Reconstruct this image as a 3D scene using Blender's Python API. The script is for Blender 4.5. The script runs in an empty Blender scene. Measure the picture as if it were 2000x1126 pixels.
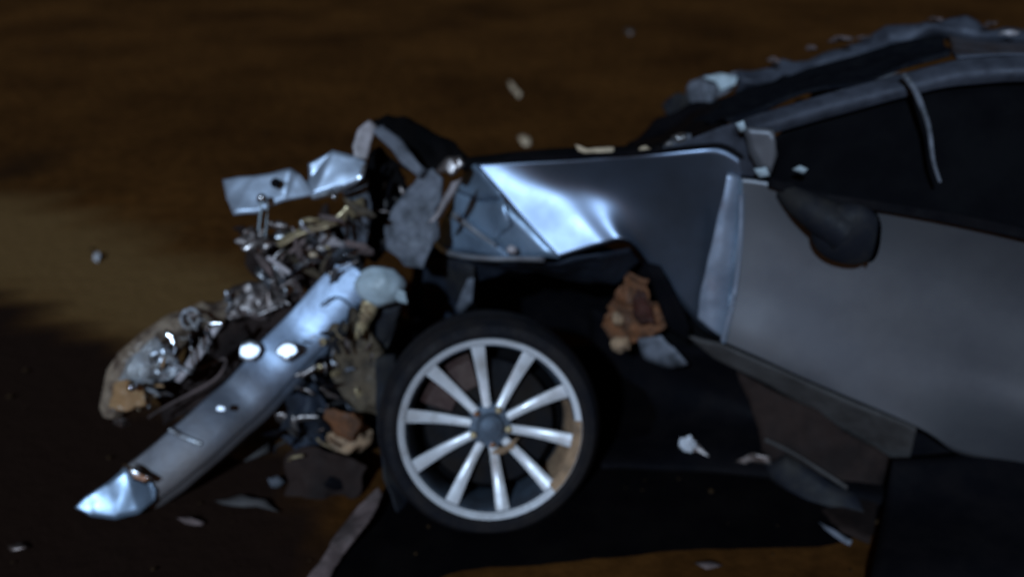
import bpy, bmesh, math, random
from mathutils import Vector, Matrix, noise
R = math.radians
rnd = random.Random(7)
scene = bpy.context.scene
COL = scene.collection

# ------------------------------------------------------------------ camera
CAM_H, PITCH, FPX = 1.6, R(27.0), 1732.0
cam_data = bpy.data.cameras.new('camera')
cam = bpy.data.objects.new('camera', cam_data)
COL.objects.link(cam)
cam.location = (0, 0, CAM_H)
cam.rotation_euler = (math.pi/2 - PITCH, 0, 0)
cam_data.sensor_width = 36.0
cam_data.lens = 36.0*FPX/2000.0
cam_data.clip_start = 0.05
cam_data.clip_end = 400.0
cam_data.dof.use_dof = True            # the phone never quite found focus in the dark
cam_data.dof.focus_distance = 1.35
cam_data.dof.aperture_fstop = 1.65
scene.camera = cam

# ------------------------------------------------------------------ light
SUN_EL, SUN_AZ = R(32), R(197)         # cool white work light from behind the camera
world = bpy.data.worlds.new('World'); scene.world = world
world.use_nodes = True
wn = world.node_tree; wn.nodes.clear()
w_out = wn.nodes.new('ShaderNodeOutputWorld')
w_bg = wn.nodes.new('ShaderNodeBackground')
w_sky = wn.nodes.new('ShaderNodeTexSky'); w_sky.sky_type = 'NISHITA'
w_sky.sun_disc = False; w_sky.sun_elevation = SUN_EL; w_sky.sun_rotation = SUN_AZ
w_mix = wn.nodes.new('ShaderNodeMix'); w_mix.data_type = 'RGBA'; w_mix.blend_type = 'MULTIPLY'
w_mix.inputs[0].default_value = 1.0
w_mix.inputs[7].default_value = (1.0, 0.44, 0.14, 1)   # sodium-lit night sky
wn.links.new(w_sky.outputs[0], w_mix.inputs[6])
wn.links.new(w_mix.outputs[2], w_bg.inputs[0])
wn.links.new(w_bg.outputs[0], w_out.inputs[0])
w_bg.inputs[1].default_value = 0.0165

sun_data = bpy.data.lights.new('sun', 'SUN')
sun_data.energy = 2.2; sun_data.angle = R(1.5); sun_data.color = (0.54, 0.75, 1.0)
sun = bpy.data.objects.new('sun', sun_data); COL.objects.link(sun)
sd = Vector((math.sin(SUN_AZ)*math.cos(SUN_EL), math.cos(SUN_AZ)*math.cos(SUN_EL), math.sin(SUN_EL)))  # towards the light
sun.rotation_euler = sd.to_track_quat('Z', 'Y').to_euler()
sun.location = sd*8

vs = scene.view_settings
vs.view_transform = 'Standard'; vs.look = 'None'; vs.gamma = 1.0; vs.exposure = 0.0
vs.use_curve_mapping = False

# ------------------------------------------------------------------ measuring helpers (metres, world space)
CF = Vector((0, math.cos(PITCH), -math.sin(PITCH))); CU = Vector((0, math.sin(PITCH), math.cos(PITCH)))
def ray(px, py):
    return CF + Vector((1, 0, 0))*((px-1000)/FPX) + CU*((563-py)/FPX)
def U(px, py, Y):                      # point at forward distance Y
    d = ray(px, py); return Vector((0, 0, CAM_H)) + d*(Y/d.y)
def G(px, py, z=0.0):                  # point at height z
    d = ray(px, py); return Vector((0, 0, CAM_H)) + d*((z-CAM_H)/d.z)
SK = 0.36                              # the car stands askew: its flank runs Y = 2.05 - SK*(X-0.6)
SDIR = Vector((1, -SK, 0)).normalized(); NDIR = Vector((SK, 1, 0)).normalized()
FL0 = Vector((0.6, 2.05, 0))
def P(px, py, off=0.0):                # point on the flank plane, off metres further into the car
    d = ray(px, py); o = Vector((0, 0, CAM_H))
    t = ((FL0-o).dot(NDIR)+off)/d.dot(NDIR); return o + d*t
def C(s, n, z):                        # car coordinates: along the flank, inward, up
    return FL0 + SDIR*s + NDIR*n + Vector((0, 0, z))

# ------------------------------------------------------------------ materials
MATS = {}
def nodes_of(m):
    m.use_nodes = True; return m.node_tree.nodes, m.node_tree.links
def mat(name, col, rough=0.6, metal=0.0, col2=None, nscale=9.0, lo=0.42, hi=0.62, rvar=0.15, bump=0.0, bscale=40.0,
        coat=0.0, spec=0.5, trans=0.0, ior=1.45):
    m = bpy.data.materials.new(name); n, l = nodes_of(m)
    b = n['Principled BSDF']
    b.inputs['Metallic'].default_value = metal; b.inputs['Roughness'].default_value = rough
    b.inputs['Specular IOR Level'].default_value = spec; b.inputs['Coat Weight'].default_value = coat
    b.inputs['Coat Roughness'].default_value = 0.12
    b.inputs['Transmission Weight'].default_value = trans; b.inputs['IOR'].default_value = ior
    tc = n.new('ShaderNodeTexCoord')
    nz = n.new('ShaderNodeTexNoise'); nz.inputs['Scale'].default_value = nscale
    nz.inputs['Detail'].default_value = 7; nz.inputs['Roughness'].default_value = 0.62
    l.new(tc.outputs['Object'], nz.inputs['Vector'])
    rp = n.new('ShaderNodeValToRGB')
    rp.color_ramp.elements[0].position = lo; rp.color_ramp.elements[1].position = hi
    rp.color_ramp.elements[0].color = (*col, 1)
    rp.color_ramp.elements[1].color = (*(col2 if col2 else tuple(c*0.7 for c in col)), 1)
    l.new(nz.outputs['Fac'], rp.inputs['Fac']); l.new(rp.outputs['Color'], b.inputs['Base Color'])
    mr = n.new('ShaderNodeMapRange'); mr.inputs['From Min'].default_value = 0.3; mr.inputs['From Max'].default_value = 0.7
    mr.inputs['To Min'].default_value = max(0.02, rough-rvar); mr.inputs['To Max'].default_value = min(1, rough+rvar)
    n2 = n.new('ShaderNodeTexNoise'); n2.inputs['Scale'].default_value = nscale*2.7; n2.inputs['Detail'].default_value = 5
    l.new(tc.outputs['Object'], n2.inputs['Vector']); l.new(n2.outputs['Fac'], mr.inputs['Value'])
    l.new(mr.outputs['Result'], b.inputs['Roughness'])
    if bump > 0:
        n3 = n.new('ShaderNodeTexNoise'); n3.inputs['Scale'].default_value = bscale; n3.inputs['Detail'].default_value = 6
        l.new(tc.outputs['Object'], n3.inputs['Vector'])
        bp = n.new('ShaderNodeBump'); bp.inputs['Strength'].default_value = bump; bp.inputs['Distance'].default_value = 0.01
        l.new(n3.outputs['Fac'], bp.inputs['Height']); l.new(bp.outputs['Normal'], b.inputs['Normal'])
    MATS[name] = m; return m
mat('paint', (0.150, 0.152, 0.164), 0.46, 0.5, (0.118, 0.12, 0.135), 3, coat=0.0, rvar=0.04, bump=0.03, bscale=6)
mat('paint_clean', (0.15, 0.185, 0.25), 0.36, 0.8, (0.13, 0.155, 0.20), 5, rvar=0.03, bump=0.03, bscale=6)
mat('paint_lit', (0.30, 0.34, 0.42), 0.42, 0.4, (0.17, 0.20, 0.26), 9, lo=0.4, hi=0.66)  # lighter copy of the paint, puts a band of light into the colour
mat('blue_liner', (0.022, 0.028, 0.042), 0.6, 0.1, (0.012, 0.014, 0.02), 9, spec=0.2, bump=0.2)
mat('olive_dirt', (0.11, 0.08, 0.05), 0.75, 0.2, (0.035, 0.026, 0.018), 16, bump=0.5)
mat('lamp_body', (0.32, 0.24, 0.17), 0.35, 0.1, (0.09, 0.06, 0.045), 22, bump=0.6, bscale=70)
mat('brown_tray', (0.030, 0.019, 0.016), 0.8, 0.0, (0.016, 0.011, 0.010), 7, spec=0.1, bump=0.3)
mat('paint_shaded', (0.075, 0.082, 0.105), 0.58, 0.3, (0.035, 0.038, 0.05), 9, spec=0.3, bump=0.1)  # darker copy of the paint imitates light falling off over pillars and roof
mat('beam_dusty', (0.25, 0.235, 0.245), 0.5, 0.4, (0.13, 0.12, 0.12), 9, bump=0.2)
mat('glint_metal', (0.80, 0.85, 0.92), 0.5, 1.0, (0.7, 0.72, 0.78), 12, rvar=0.04)  # near-white metal that puts highlights on lip, fold and beam
mat('paint_bare', (0.24, 0.32, 0.42), 0.36, 0.45, (0.17, 0.23, 0.31), 12, rvar=0.08)
mat('steel', (0.42, 0.45, 0.50), 0.36, 0.85, (0.24, 0.23, 0.22), 16, bump=0.15)
mat('beam_metal', (0.40, 0.47, 0.57), 0.40, 0.5, (0.24, 0.28, 0.34), 6, lo=0.45, hi=0.7, rvar=0.08, bump=0.04)
mat('dull_steel', (0.30, 0.27, 0.26), 0.40, 0.85, (0.12, 0.09, 0.08), 18, bump=0.2)
mat('grey_primer', (0.155, 0.165, 0.195), 0.7, 0.15, (0.055, 0.06, 0.07), 17, bump=0.2)
mat('pink_primer', (0.46, 0.41, 0.42), 0.6, 0.2, (0.30, 0.27, 0.27), 20, bump=0.1)
mat('black_plastic', (0.0035, 0.0035, 0.005), 0.7, 0.0, (0.007, 0.006, 0.007), 8, spec=0.05, bump=0.1)
mat('dark_plastic', (0.012, 0.013, 0.018), 0.6, 0.0, (0.028, 0.026, 0.025), 10, spec=0.15)
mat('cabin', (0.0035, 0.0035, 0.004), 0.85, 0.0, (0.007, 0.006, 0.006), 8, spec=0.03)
mat('rubber', (0.009, 0.009, 0.012), 0.75, 0.0, (0.019, 0.016, 0.016), 14, spec=0.15, bump=0.2, bscale=90)
mat('alloy', (0.86, 0.87, 0.90), 0.36, 0.25, (0.48, 0.45, 0.43), 11, lo=0.5, hi=0.75)
mat('alloy_dark', (0.10, 0.13, 0.17), 0.5, 0.4, (0.07, 0.08, 0.10), 16)
mat('brake', (0.008, 0.008, 0.010), 0.7, 0.2, (0.014, 0.010, 0.008), 12, spec=0.15)
mat('caliper', (0.05, 0.024, 0.02), 0.6, 0.2, (0.08, 0.05, 0.04), 18)
mat('pale_plastic', (0.46, 0.55, 0.60), 0.45, 0.0, (0.32, 0.38, 0.40), 16, spec=0.4)
mat('white_plastic', (0.72, 0.74, 0.80), 0.45, 0.0, (0.5, 0.5, 0.52), 12)
mat('orange_foam', (0.19, 0.072, 0.028), 0.8, 0.0, (0.075, 0.035, 0.018), 22, bump=0.5)
mat('mud_and_warm_light', (0.38, 0.24, 0.14), 0.85, 0.0, (0.20, 0.13, 0.08), 25, bump=0.6)  # mud colour that also paints warm light onto the rim
mat('red_inner', (0.055, 0.014, 0.008), 0.7, 0.0, (0.03, 0.01, 0.006), 15)
mat('gold_metal', (0.48, 0.38, 0.22), 0.45, 0.6, (0.22, 0.16, 0.10), 22, bump=0.2)
mat('clear_lens', (0.55, 0.57, 0.60), 0.12, 0.0, (0.42, 0.40, 0.38), 18, trans=0.55, rvar=0.08, bump=0.4, bscale=60)
mat('amber_lens', (0.40, 0.24, 0.12), 0.4, 0.0, (0.40, 0.22, 0.10), 20, trans=0.15, bump=0.4)
mat('chrome', (0.75, 0.76, 0.80), 0.18, 1.0, (0.5, 0.5, 0.5), 12)
mat('glass_tint', (0.003, 0.003, 0.004), 0.7, 0.0, (0.005, 0.005, 0.006), 6, spec=0.02, rvar=0.05)
mat('crazed_glass', (0.008, 0.009, 0.013), 0.45, 0.0, (0.016, 0.017, 0.02), 30, spec=0.0, bump=0.6, bscale=120)
mat('trim_brown', (0.060, 0.054, 0.052), 0.75, 0.1, (0.036, 0.031, 0.029), 10, bump=0.3)
mat('torn_pink', (0.15, 0.105, 0.098), 0.8, 0.0, (0.07, 0.05, 0.045), 14, bump=0.5)
mat('shard_tan', (0.55, 0.42, 0.28), 0.6, 0.0, (0.4, 0.3, 0.2), 20)

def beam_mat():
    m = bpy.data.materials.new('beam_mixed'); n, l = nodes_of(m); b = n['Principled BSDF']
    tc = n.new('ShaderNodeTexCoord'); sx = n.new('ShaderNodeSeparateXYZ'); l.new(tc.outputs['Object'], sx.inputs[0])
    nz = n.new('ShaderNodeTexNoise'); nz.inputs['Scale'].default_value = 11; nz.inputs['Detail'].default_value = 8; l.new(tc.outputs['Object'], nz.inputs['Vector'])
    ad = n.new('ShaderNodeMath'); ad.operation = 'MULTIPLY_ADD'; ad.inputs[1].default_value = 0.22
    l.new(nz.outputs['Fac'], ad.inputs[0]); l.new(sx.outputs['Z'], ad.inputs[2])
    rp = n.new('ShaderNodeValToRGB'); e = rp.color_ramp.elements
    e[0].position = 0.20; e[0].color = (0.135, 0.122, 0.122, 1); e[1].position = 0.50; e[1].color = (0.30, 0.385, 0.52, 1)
    x = e.new(0.36); x.color = (0.10, 0.112, 0.14, 1)  # dark navy middle paints the shade below the beam's kink
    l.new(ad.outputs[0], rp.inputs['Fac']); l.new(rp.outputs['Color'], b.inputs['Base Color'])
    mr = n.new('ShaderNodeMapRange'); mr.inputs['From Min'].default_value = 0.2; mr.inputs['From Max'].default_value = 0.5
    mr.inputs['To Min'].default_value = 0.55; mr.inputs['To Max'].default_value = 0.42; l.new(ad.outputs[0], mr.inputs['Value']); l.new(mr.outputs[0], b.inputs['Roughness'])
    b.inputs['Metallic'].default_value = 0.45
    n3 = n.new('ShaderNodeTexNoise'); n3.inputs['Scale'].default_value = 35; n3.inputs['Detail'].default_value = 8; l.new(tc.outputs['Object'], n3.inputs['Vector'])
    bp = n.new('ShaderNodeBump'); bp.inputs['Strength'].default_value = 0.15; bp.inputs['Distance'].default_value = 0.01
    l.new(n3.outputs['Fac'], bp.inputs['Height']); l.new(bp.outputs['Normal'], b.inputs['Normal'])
    MATS['beam_mixed'] = m
beam_mat()
def ground_mat():
    m = bpy.data.materials.new('dirt'); n, l = nodes_of(m); b = n['Principled BSDF']
    b.inputs['Specular IOR Level'].default_value = 0.05; b.inputs['Roughness'].default_value = 0.95
    tc = n.new('ShaderNodeTexCoord')
    def nz(scale, det):
        t = n.new('ShaderNodeTexNoise'); t.inputs['Scale'].default_value = scale; t.inputs['Detail'].default_value = det
        t.inputs['Roughness'].default_value = 0.6; l.new(tc.outputs['Object'], t.inputs['Vector']); return t
    a, c = nz(0.9, 9), nz(14, 8)
    r1 = n.new('ShaderNodeValToRGB'); e = r1.color_ramp.elements
    e[0].position = 0.34; e[0].color = (0.046, 0.017, 0.0038, 1)
    e[1].position = 0.62; e[1].color = (0.098, 0.038, 0.0085, 1)
    l.new(a.outputs['Fac'], r1.inputs['Fac'])
    r2 = n.new('ShaderNodeValToRGB'); e = r2.color_ramp.elements
    e[0].position = 0.3; e[0].color = (0.6, 0.6, 0.6, 1); e[1].position = 0.7; e[1].color = (1.25, 1.25, 1.25, 1)
    l.new(c.outputs['Fac'], r2.inputs['Fac'])
    mx = n.new('ShaderNodeMix'); mx.data_type = 'RGBA'; mx.blend_type = 'MULTIPLY'; mx.inputs[0].default_value = 1
    l.new(r1.outputs['Color'], mx.inputs[6]); l.new(r2.outputs['Color'], mx.inputs[7]); at = n.new('ShaderNodeAttribute'); at.attribute_name = 'soil'
    sp = n.new('ShaderNodeSeparateColor'); l.new(at.outputs['Color'], sp.inputs[0])
    last = mx.outputs[2]
    for ch, colr in ((0, (0.165, 0.092, 0.034, 1)), (1, (0.018, 0.009, 0.006, 1)), (2, (0.016, 0.008, 0.004, 1))):   # sandy verge, lower-left shadow painted as dark soil, dark spot
        k = n.new('ShaderNodeMix'); k.data_type = 'RGBA'; k.inputs[7].default_value = colr
        l.new(sp.outputs[ch], k.inputs[0]); l.new(last, k.inputs[6]); last = k.outputs[2]
    l.new(last, b.inputs['Base Color'])
    bp = n.new('ShaderNodeBump'); bp.inputs['Strength'].default_value = 0.5; bp.inputs['Distance'].default_value = 0.02
    l.new(c.outputs['Fac'], bp.inputs['Height']); l.new(bp.outputs['Normal'], b.inputs['Normal'])
    MATS['dirt'] = m
ground_mat()
mat('asphalt', (0.020, 0.014, 0.012), 0.9, 0.0, (0.030, 0.021, 0.016), 6, spec=0.1, bump=0.4, bscale=120)
mat('pale_dirt', (0.105, 0.078, 0.042), 0.95, 0.0, (0.078, 0.054, 0.027), 3, spec=0.05, bump=0.4, bscale=60)
mat('painted_shadow', (0.0025, 0.002, 0.0025), 0.6, 0.0, (0.005, 0.004, 0.004), 5, spec=0.04)  # near-black for the shadow painted on the ground
mat('damp_dirt', (0.030, 0.015, 0.007), 0.9, 0.0, (0.038, 0.019, 0.009), 5, spec=0.05, bump=0.3)
mat('pebble', (0.045, 0.026, 0.012), 0.9, 0.0, (0.03, 0.017, 0.008), 8, spec=0.1)

# ------------------------------------------------------------------ building helpers
def link(name, me, m, parent=None, smooth=True):
    o = bpy.data.objects.new(name, me); COL.objects.link(o)
    if m: me.materials.append(MATS[m])
    if smooth:
        for p in me.polygons: p.use_smooth = True
    if parent:
        o.parent = parent; o.matrix_parent_inverse = Matrix.Translation(-ROOT_LOC[parent.name]) if parent.name in ROOT_LOC else Matrix.Identity(4)
    return o
ROOT_LOC = {}
def thing(name, label, cat, loc, group=None):
    o = bpy.data.objects.new(name, None); COL.objects.link(o); o.location = loc
    o.empty_display_size = 0.1
    ROOT_LOC[o.name] = Vector(loc)
    tag(o, label, cat, group); return o
def tag(o, label, cat, group=None):
    o['label'] = label; o['category'] = cat
    if group: o['group'] = group
    return o
def bm_obj(name, bm, m, parent=None, smooth=True, angle=None):
    bmesh.ops.recalc_face_normals(bm, faces=bm.faces[:])
    me = bpy.data.meshes.new(name); bm.to_mesh(me); bm.free()
    o = link(name, me, m, parent, smooth)
    if smooth and angle is not None:
        me.set_sharp_from_angle(angle=R(angle))
    return o
def wob(v, amp, freq, seed=0.0):
    return noise.noise_vector(v*freq + Vector((seed, seed*1.7, -seed)))*amp
def face_cam_fix(o):
    return o
def solid(o, t):
    s = o.modifiers.new('thickness', 'SOLIDIFY'); s.thickness = t; s.offset = 0; return o
def cr(p0, p1, p2, p3, t):
    return 0.5*((2*p1)+(-p0+p2)*t+(2*p0-5*p1+4*p2-p3)*t*t+(-p0+3*p1-3*p2+p3)*t*t*t)
def spline(pts, n, linear=False):
    out = []
    for i in range(len(pts)-1):
        p0 = pts[max(i-1, 0)]; p1 = pts[i]; p2 = pts[i+1]; p3 = pts[min(i+2, len(pts)-1)]
        for k in range(n):
            t = k/n; out.append(p1.lerp(p2, t) if linear else cr(p0, p1, p2, p3, t))
    out.append(pts[-1].copy()); return out
def patch(name, rows, m, parent=None, n=6, thick=0.004, amp=0.0, freq=6, seed=0.0, lin_u=False, lin_v=False, angle=None):
    """smooth sheet through rows of world points"""
    rs = [spline(r, n, lin_u) for r in rows]
    cols = [spline([r[i] for r in rs], n, lin_v) for i in range(len(rs[0]))]
    bm = bmesh.new(); V = []
    for c in cols:
        V.append([bm.verts.new(p + (wob(p, amp, freq, seed) if amp else Vector())) for p in c])
    for i in range(len(V)-1):
        for j in range(len(V[0])-1):
            bm.faces.new((V[i][j], V[i+1][j], V[i+1][j+1], V[i][j+1]))
    o = bm_obj(name, bm, m, parent, True, angle)
    if thick: solid(o, thick)
    return o
def torn(name, pts, m, parent=None, thick=0.005, amp=0.008, freq=14, seed=0.0, cuts=2, smooth=True, angle=35):
    """sheet with the given outline, subdivided and crumpled, with thickness"""
    bm = bmesh.new(); bm.faces.new([bm.verts.new(p) for p in pts])
    bmesh.ops.triangulate(bm, faces=bm.faces[:])
    for _ in range(cuts):
        bmesh.ops.subdivide_edges(bm, edges=bm.edges[:], cuts=1, use_grid_fill=True)
        bmesh.ops.triangulate(bm, faces=bm.faces[:])
    for v in bm.verts: v.co += wob(v.co, amp, freq, seed) + wob(v.co, amp*0.5, freq*2.3, seed+5)
    o = bm_obj(name, bm, m, parent, smooth, angle); solid(o, thick); return o
def tube(name, pts, rad, m, parent=None, seg=8, sub=5, radii=None):
    ps = spline(pts, sub); bm = bmesh.new(); rings = []
    N = len(ps); up = Vector((0.13, 0.21, 1)).normalized()
    for i, p in enumerate(ps):
        d = (ps[min(i+1, N-1)]-ps[max(i-1, 0)]).normalized()
        a = d.cross(up)
        if a.length < 1e-3: a = d.cross(Vector((1, 0, 0)))
        a.normalize(); b = d.cross(a)
        r = rad if radii is None else radii[0]+(radii[1]-radii[0])*i/(N-1)
        rings.append([bm.verts.new(p+a*math.cos(2*math.pi*k/seg)*r+b*math.sin(2*math.pi*k/seg)*r) for k in range(seg)])
    for i in range(N-1):
        for k in range(seg):
            bm.faces.new((rings[i][k], rings[i][(k+1) % seg], rings[i+1][(k+1) % seg], rings[i+1][k]))
    bm.faces.new(rings[0]); bm.faces.new(rings[-1])
    return bm_obj(name, bm, m, parent, True, 50)
def add_box(bm, mtx, sx, sy, sz, bev=0.0):
    r = bmesh.ops.create_cube(bm, size=1.0); vs_ = r['verts']
    for v in vs_: v.co = Vector((v.co.x*sx, v.co.y*sy, v.co.z*sz))
    if bev:
        es = list({e for v in vs_ for e in v.link_edges})
        rb = bmesh.ops.bevel(bm, geom=es, offset=bev, segments=2, affect='EDGES')
        vs_ = list({v for f in rb['faces'] for v in f.verts} | {v for v in vs_ if v.is_valid})
    for v in vs_: v.co = mtx @ v.co
    return vs_
def rotm(loc, e=(0, 0, 0)):
    from mathutils import Euler
    return Matrix.Translation(loc) @ Euler(e).to_matrix().to_4x4()
def lathe(name, prof, m, parent=None, seg=64, mtx=Matrix.Identity(4), a0=0.0, a1=2*math.pi, closed_prof=False, angle=35, jit=None):
    """profile of (radius, height) about the local z axis"""
    bm = bmesh.new(); full = abs(a1-a0-2*math.pi) < 1e-6; rings = []
    cnt = seg if full else seg+1
    for i in range(cnt):
        a = a0+(a1-a0)*i/seg
        ring = []
        for (r, h) in prof:
            rr = r*(1+(jit(a, r, h) if jit else 0)); ring.append(bm.verts.new(mtx @ Vector((rr*math.cos(a), rr*math.sin(a), h))))
        rings.append(ring)
    L = len(prof)
    for i in range(cnt if full else cnt-1):
        a, b = rings[i], rings[(i+1) % cnt]
        for j in range(L if closed_prof else L-1):
            bm.faces.new((a[j], b[j], b[(j+1) % L], a[(j+1) % L]))
    return bm_obj(name, bm, m, parent, True, angle)
def lump(name, center, sx, sy, sz, m, parent=None, amp=0.25, freq=3.0, seed=0.0, e=(0, 0, 0), sub=3, sharp=None):
    bm = bmesh.new(); bmesh.ops.create_icosphere(bm, subdivisions=sub, radius=1.0)
    M = rotm(center, e)
    for v in bm.verts:
        q = v.co.copy(); v.co = v.co*(1+amp*noise.noise(q*freq*0.6+Vector((seed, seed, seed))))+wob(q, amp*0.35, freq, seed)
        v.co = M @ Vector((v.co.x*sx, v.co.y*sy, v.co.z*sz))
    return bm_obj(name, bm, m, parent, True, sharp)

# ================================================================== THE SETTING
def fan_sheet(name, pts, z, m, amp=0.03, n=6):
    sp = spline([Vector((p.x, p.y, z)) for p in pts]+[Vector((pts[0].x, pts[0].y, z))], n)[:-1]
    bm = bmesh.new()
    vs_ = []
    for p in sp:
        w = wob(p, amp, 5)+wob(p, amp*0.5, 15); vs_.append(bm.verts.new(Vector((p.x+w.x, p.y+w.y, z))))
    f = bm.faces.new(vs_); bmesh.ops.triangulate(bm, faces=[f])
    bmesh.ops.recalc_face_normals(bm, faces=bm.faces[:])
    for f in bm.faces:
        if f.normal.z < 0: f.normal_flip()
    me = bpy.data.meshes.new(name); bm.to_mesh(me); bm.free()
    return link(name, me, m, None, False)
def seg_d(p, a, b):
    ab = b-a; t = max(0, min(1, (p-a).dot(ab)/ab.length_squared)); return (p-a-ab*t).length
def inside(p, poly):
    c = False
    for a, b in zip(poly, poly[1:]+poly[:1]):
        if (a.y > p.y) != (b.y > p.y) and p.x < (b.x-a.x)*(p.y-a.y)/(b.y-a.y)+a.x: c = not c
    return c
def soft(p, poly, w):
    d = min(seg_d(p, a, b) for a, b in zip(poly, poly[1:]+poly[:1]))
    d = d if inside(p, poly) else -d
    t = max(0, min(1, d/w+0.5)); return t*t*(3-2*t)
def poly2(l): return [G(x, y).xy for x, y in l]
SHADE = poly2([(-1400, 560), (-500, 530), (0, 570), (150, 615), (290, 672), (390, 760), (520, 850), (620, 940), (660, 1060), (620, 1200), (300, 1700), (-500, 2200), (-1500, 1500)])  # outline of the lower-left shadow painted into the soil colour
PALE = poly2([(-900, 340), (-300, 360), (0, 392), (160, 420), (300, 458), (440, 520), (560, 640), (640, 760), (650, 900), (560, 870), (450, 800), (385, 745), (285, 664), (150, 606), (0, 560), (-500, 512), (-1200, 520)])
SPOT = poly2([(-10, 300), (40, 285), (90, 310), (85, 350), (40, 370), (-5, 350)])
from mathutils import Vector as _V
bm = bmesh.new()
gN = 200
def gx(i):
    t = (i/gN)*2-1; return math.copysign(abs(t)**2.6*120+abs(t)*1.5, t)
vv = []; attr = []
for i in range(gN+1):
    row = []
    for j in range(gN+1):
        x, y = gx(i), gx(j)+2.6
        z = 0.0
        d = math.hypot(x, y-3)
        if d > 3.4: z = (noise.noise(Vector((x*0.35, y*0.35, 0)))*0.05)*min(1, (d-3.4)/2)
        row.append(bm.verts.new((x, y, z)))
        w = noise.noise_vector(Vector((x*2.2, y*2.2, 3)))*0.16+noise.noise_vector(Vector((x*7, y*7, 1)))*0.05
        q = Vector((x+w.x, y+w.y))
        if -9 < x < 1 and 0 < y < 9: attr.append((soft(q, PALE, .26), soft(q, SHADE, .10), soft(q, SPOT, .35), 1))
        else: attr.append((0, 0, 0, 1))
    vv.append(row)
for i in range(gN):
    for j in range(gN):
        bm.faces.new((vv[i][j], vv[i+1][j], vv[i+1][j+1], vv[i][j+1]))
g = bm_obj('ground', bm, 'dirt', None, True); g['kind'] = 'structure'
ca = g.data.attributes.new('soil', 'FLOAT_COLOR', 'POINT')
ca.data.foreach_set('color', [c for t in attr for c in t])
st = fan_sheet('shadow_sheet', [G(600, 1160), G(680, 1070), G(735, 985), G(790, 860), G(900, 740), G(1100, 680), G(1300, 690), G(1500, 780), G(1700, 900), G(1720, 985), G(1665, 1055),
                             G(1500, 1072), G(1250, 1086), G(1080, 1104), G(900, 1118), G(760, 1180), G(650, 1230)], 0.008, 'painted_shadow', 0.012)
tag(st, 'black sheet painting the shadow on the ground beneath the wheel', 'painted shadow')  # black sheet laid in place of the shadow under wheel and car
# loose grit nobody could count
bm = bmesh.new()
for i in range(500):
    y = 1.3+9*rnd.random()**1.8; x = (rnd.random()*2-1)*(0.75*y+0.7)
    r = (0.002+0.008*rnd.random()**4)*(0.8+0.12*y)
    res = bmesh.ops.create_icosphere(bm, subdivisions=1, radius=r)
    for v in res['verts']:
        v.co = Vector((v.co.x*(0.8+0.6*rnd.random()), v.co.y, v.co.z*0.6))+Vector((x, y, 0.008+r*0.3))
o = bm_obj('grit', bm, 'pebble', None, False); o['kind'] = 'stuff'
o['label'] = 'loose grit scattered over the brown dirt ground'; o['category'] = 'grit'

# ================================================================== THE WRECKED CAR
car = thing('wrecked_car', 'wrecked silver grey car with its front end torn off and crumpled fender', 'car', C(0.6, 0.85, 0))

# ---- front fender: the buckled panel right of the ridge
A0 = P(928, 320, -.01)
FN = (sd+(Vector((0, 0, CAM_H))-P(1060, 420)).normalized()).normalized()   # the buckle lies square to the light and the eye
def FP(px, py, off, k):                # between the buckled ridge plane (k=1) and the flank (k=0)
    d = ray(px, py); o = Vector((0, 0, CAM_H)); q = o+d*((A0-o).dot(FN)/d.dot(FN))
    return q*k+P(px, py, off)*(1-k)
fr = [[A0, FP(985, 317, 0, .60), FP(1050, 314, .01, .15), FP(1130, 310, .015, .0), P(1260, 302, .0), P(1360, 292, .01), P(1410, 290, .025), P(1452, 312, .03)],
      [FP(975, 372, 0, 1), FP(1025, 370, 0, .83), FP(1085, 366, .01, .42), FP(1160, 366, .02, .10), P(1262, 372, .03), P(1362, 380, .04), P(1400, 400, .035), P(1442, 420, .02)],
      [FP(1035, 440, 0, 1), FP(1080, 437, 0, .92), FP(1135, 430, 0, .68), FP(1195, 425, .005, .34), FP(1275, 440, .045, .04), P(1360, 462, .06), P(1392, 480, .045), P(1434, 500, .014)],
      [FP(1092, 503, 0, 1), FP(1130, 490, 0, .95), FP(1175, 476, 0, .82), FP(1228, 470, .0, .58), FP(1285, 540, .06, .08), P(1345, 610, .06), P(1372, 640, .045), P(1412, 664, .014)]]
patch('front_fender', fr, 'paint_clean', car, 6, 0.003, 0.0025, 7)
tube('rim_light_cover', [p+Vector((0, -.001, .006)) for p in fr[0][1:]], 0.007, 'black_plastic', car, 8, 4)  # black strip added to hide the lit rim of the fender
# ---- the part left of the ridge is folded in: facets
B0 = FP(1092, 503, 0, 1)
def facet(name, pts, m='paint_bare', amp=0.006, seed=1.0): return torn(name, pts, m, car, 0.004, amp, 11, seed, 2, True, 28)
facet('folded_fender_panel', [A0, P(905, 338, .03), P(893, 372, .05), P(940, 392, .02), P(985, 390, -.05)], seed=2)
facet('folded_fender_panel', [P(893, 372, .05), P(870, 420, .08), P(884, 425, .03), P(962, 474, -.06), P(1000, 440, -.07), P(985, 390, -.05), P(940, 392, .02)], seed=3)
facet('folded_fender_panel', [P(870, 420, .08), P(848, 470, .10), P(866, 488, .03), P(930, 498, -.02), P(1000, 502, -.06), P(962, 474, -.06), P(884, 425, .03)], seed=4)
facet('folded_fender_panel', [P(985, 390, -.05), P(1000, 440, -.07), P(962, 474, -.06), P(1000, 502, -.06), B0, FP(1035, 440, 0, 1)], seed=6)
tube('fender_lip', [P(848, 470, .08), P(868, 490, .01), P(905, 500, -.03), P(960, 505, -.06), P(1010, 505, -.08), P(1060, 506, -.11)], 0.008, 'glint_metal', car, 10, 4)
tube('fender_glint', [P(888, 420, .01), P(912, 438, -.025), P(938, 458, -.055), P(966, 478, -.085)], 0.01, 'glint_metal', car, 10, 4, (0.012, 0.004))  # bright tube added for the highlight streak along the fold
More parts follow.
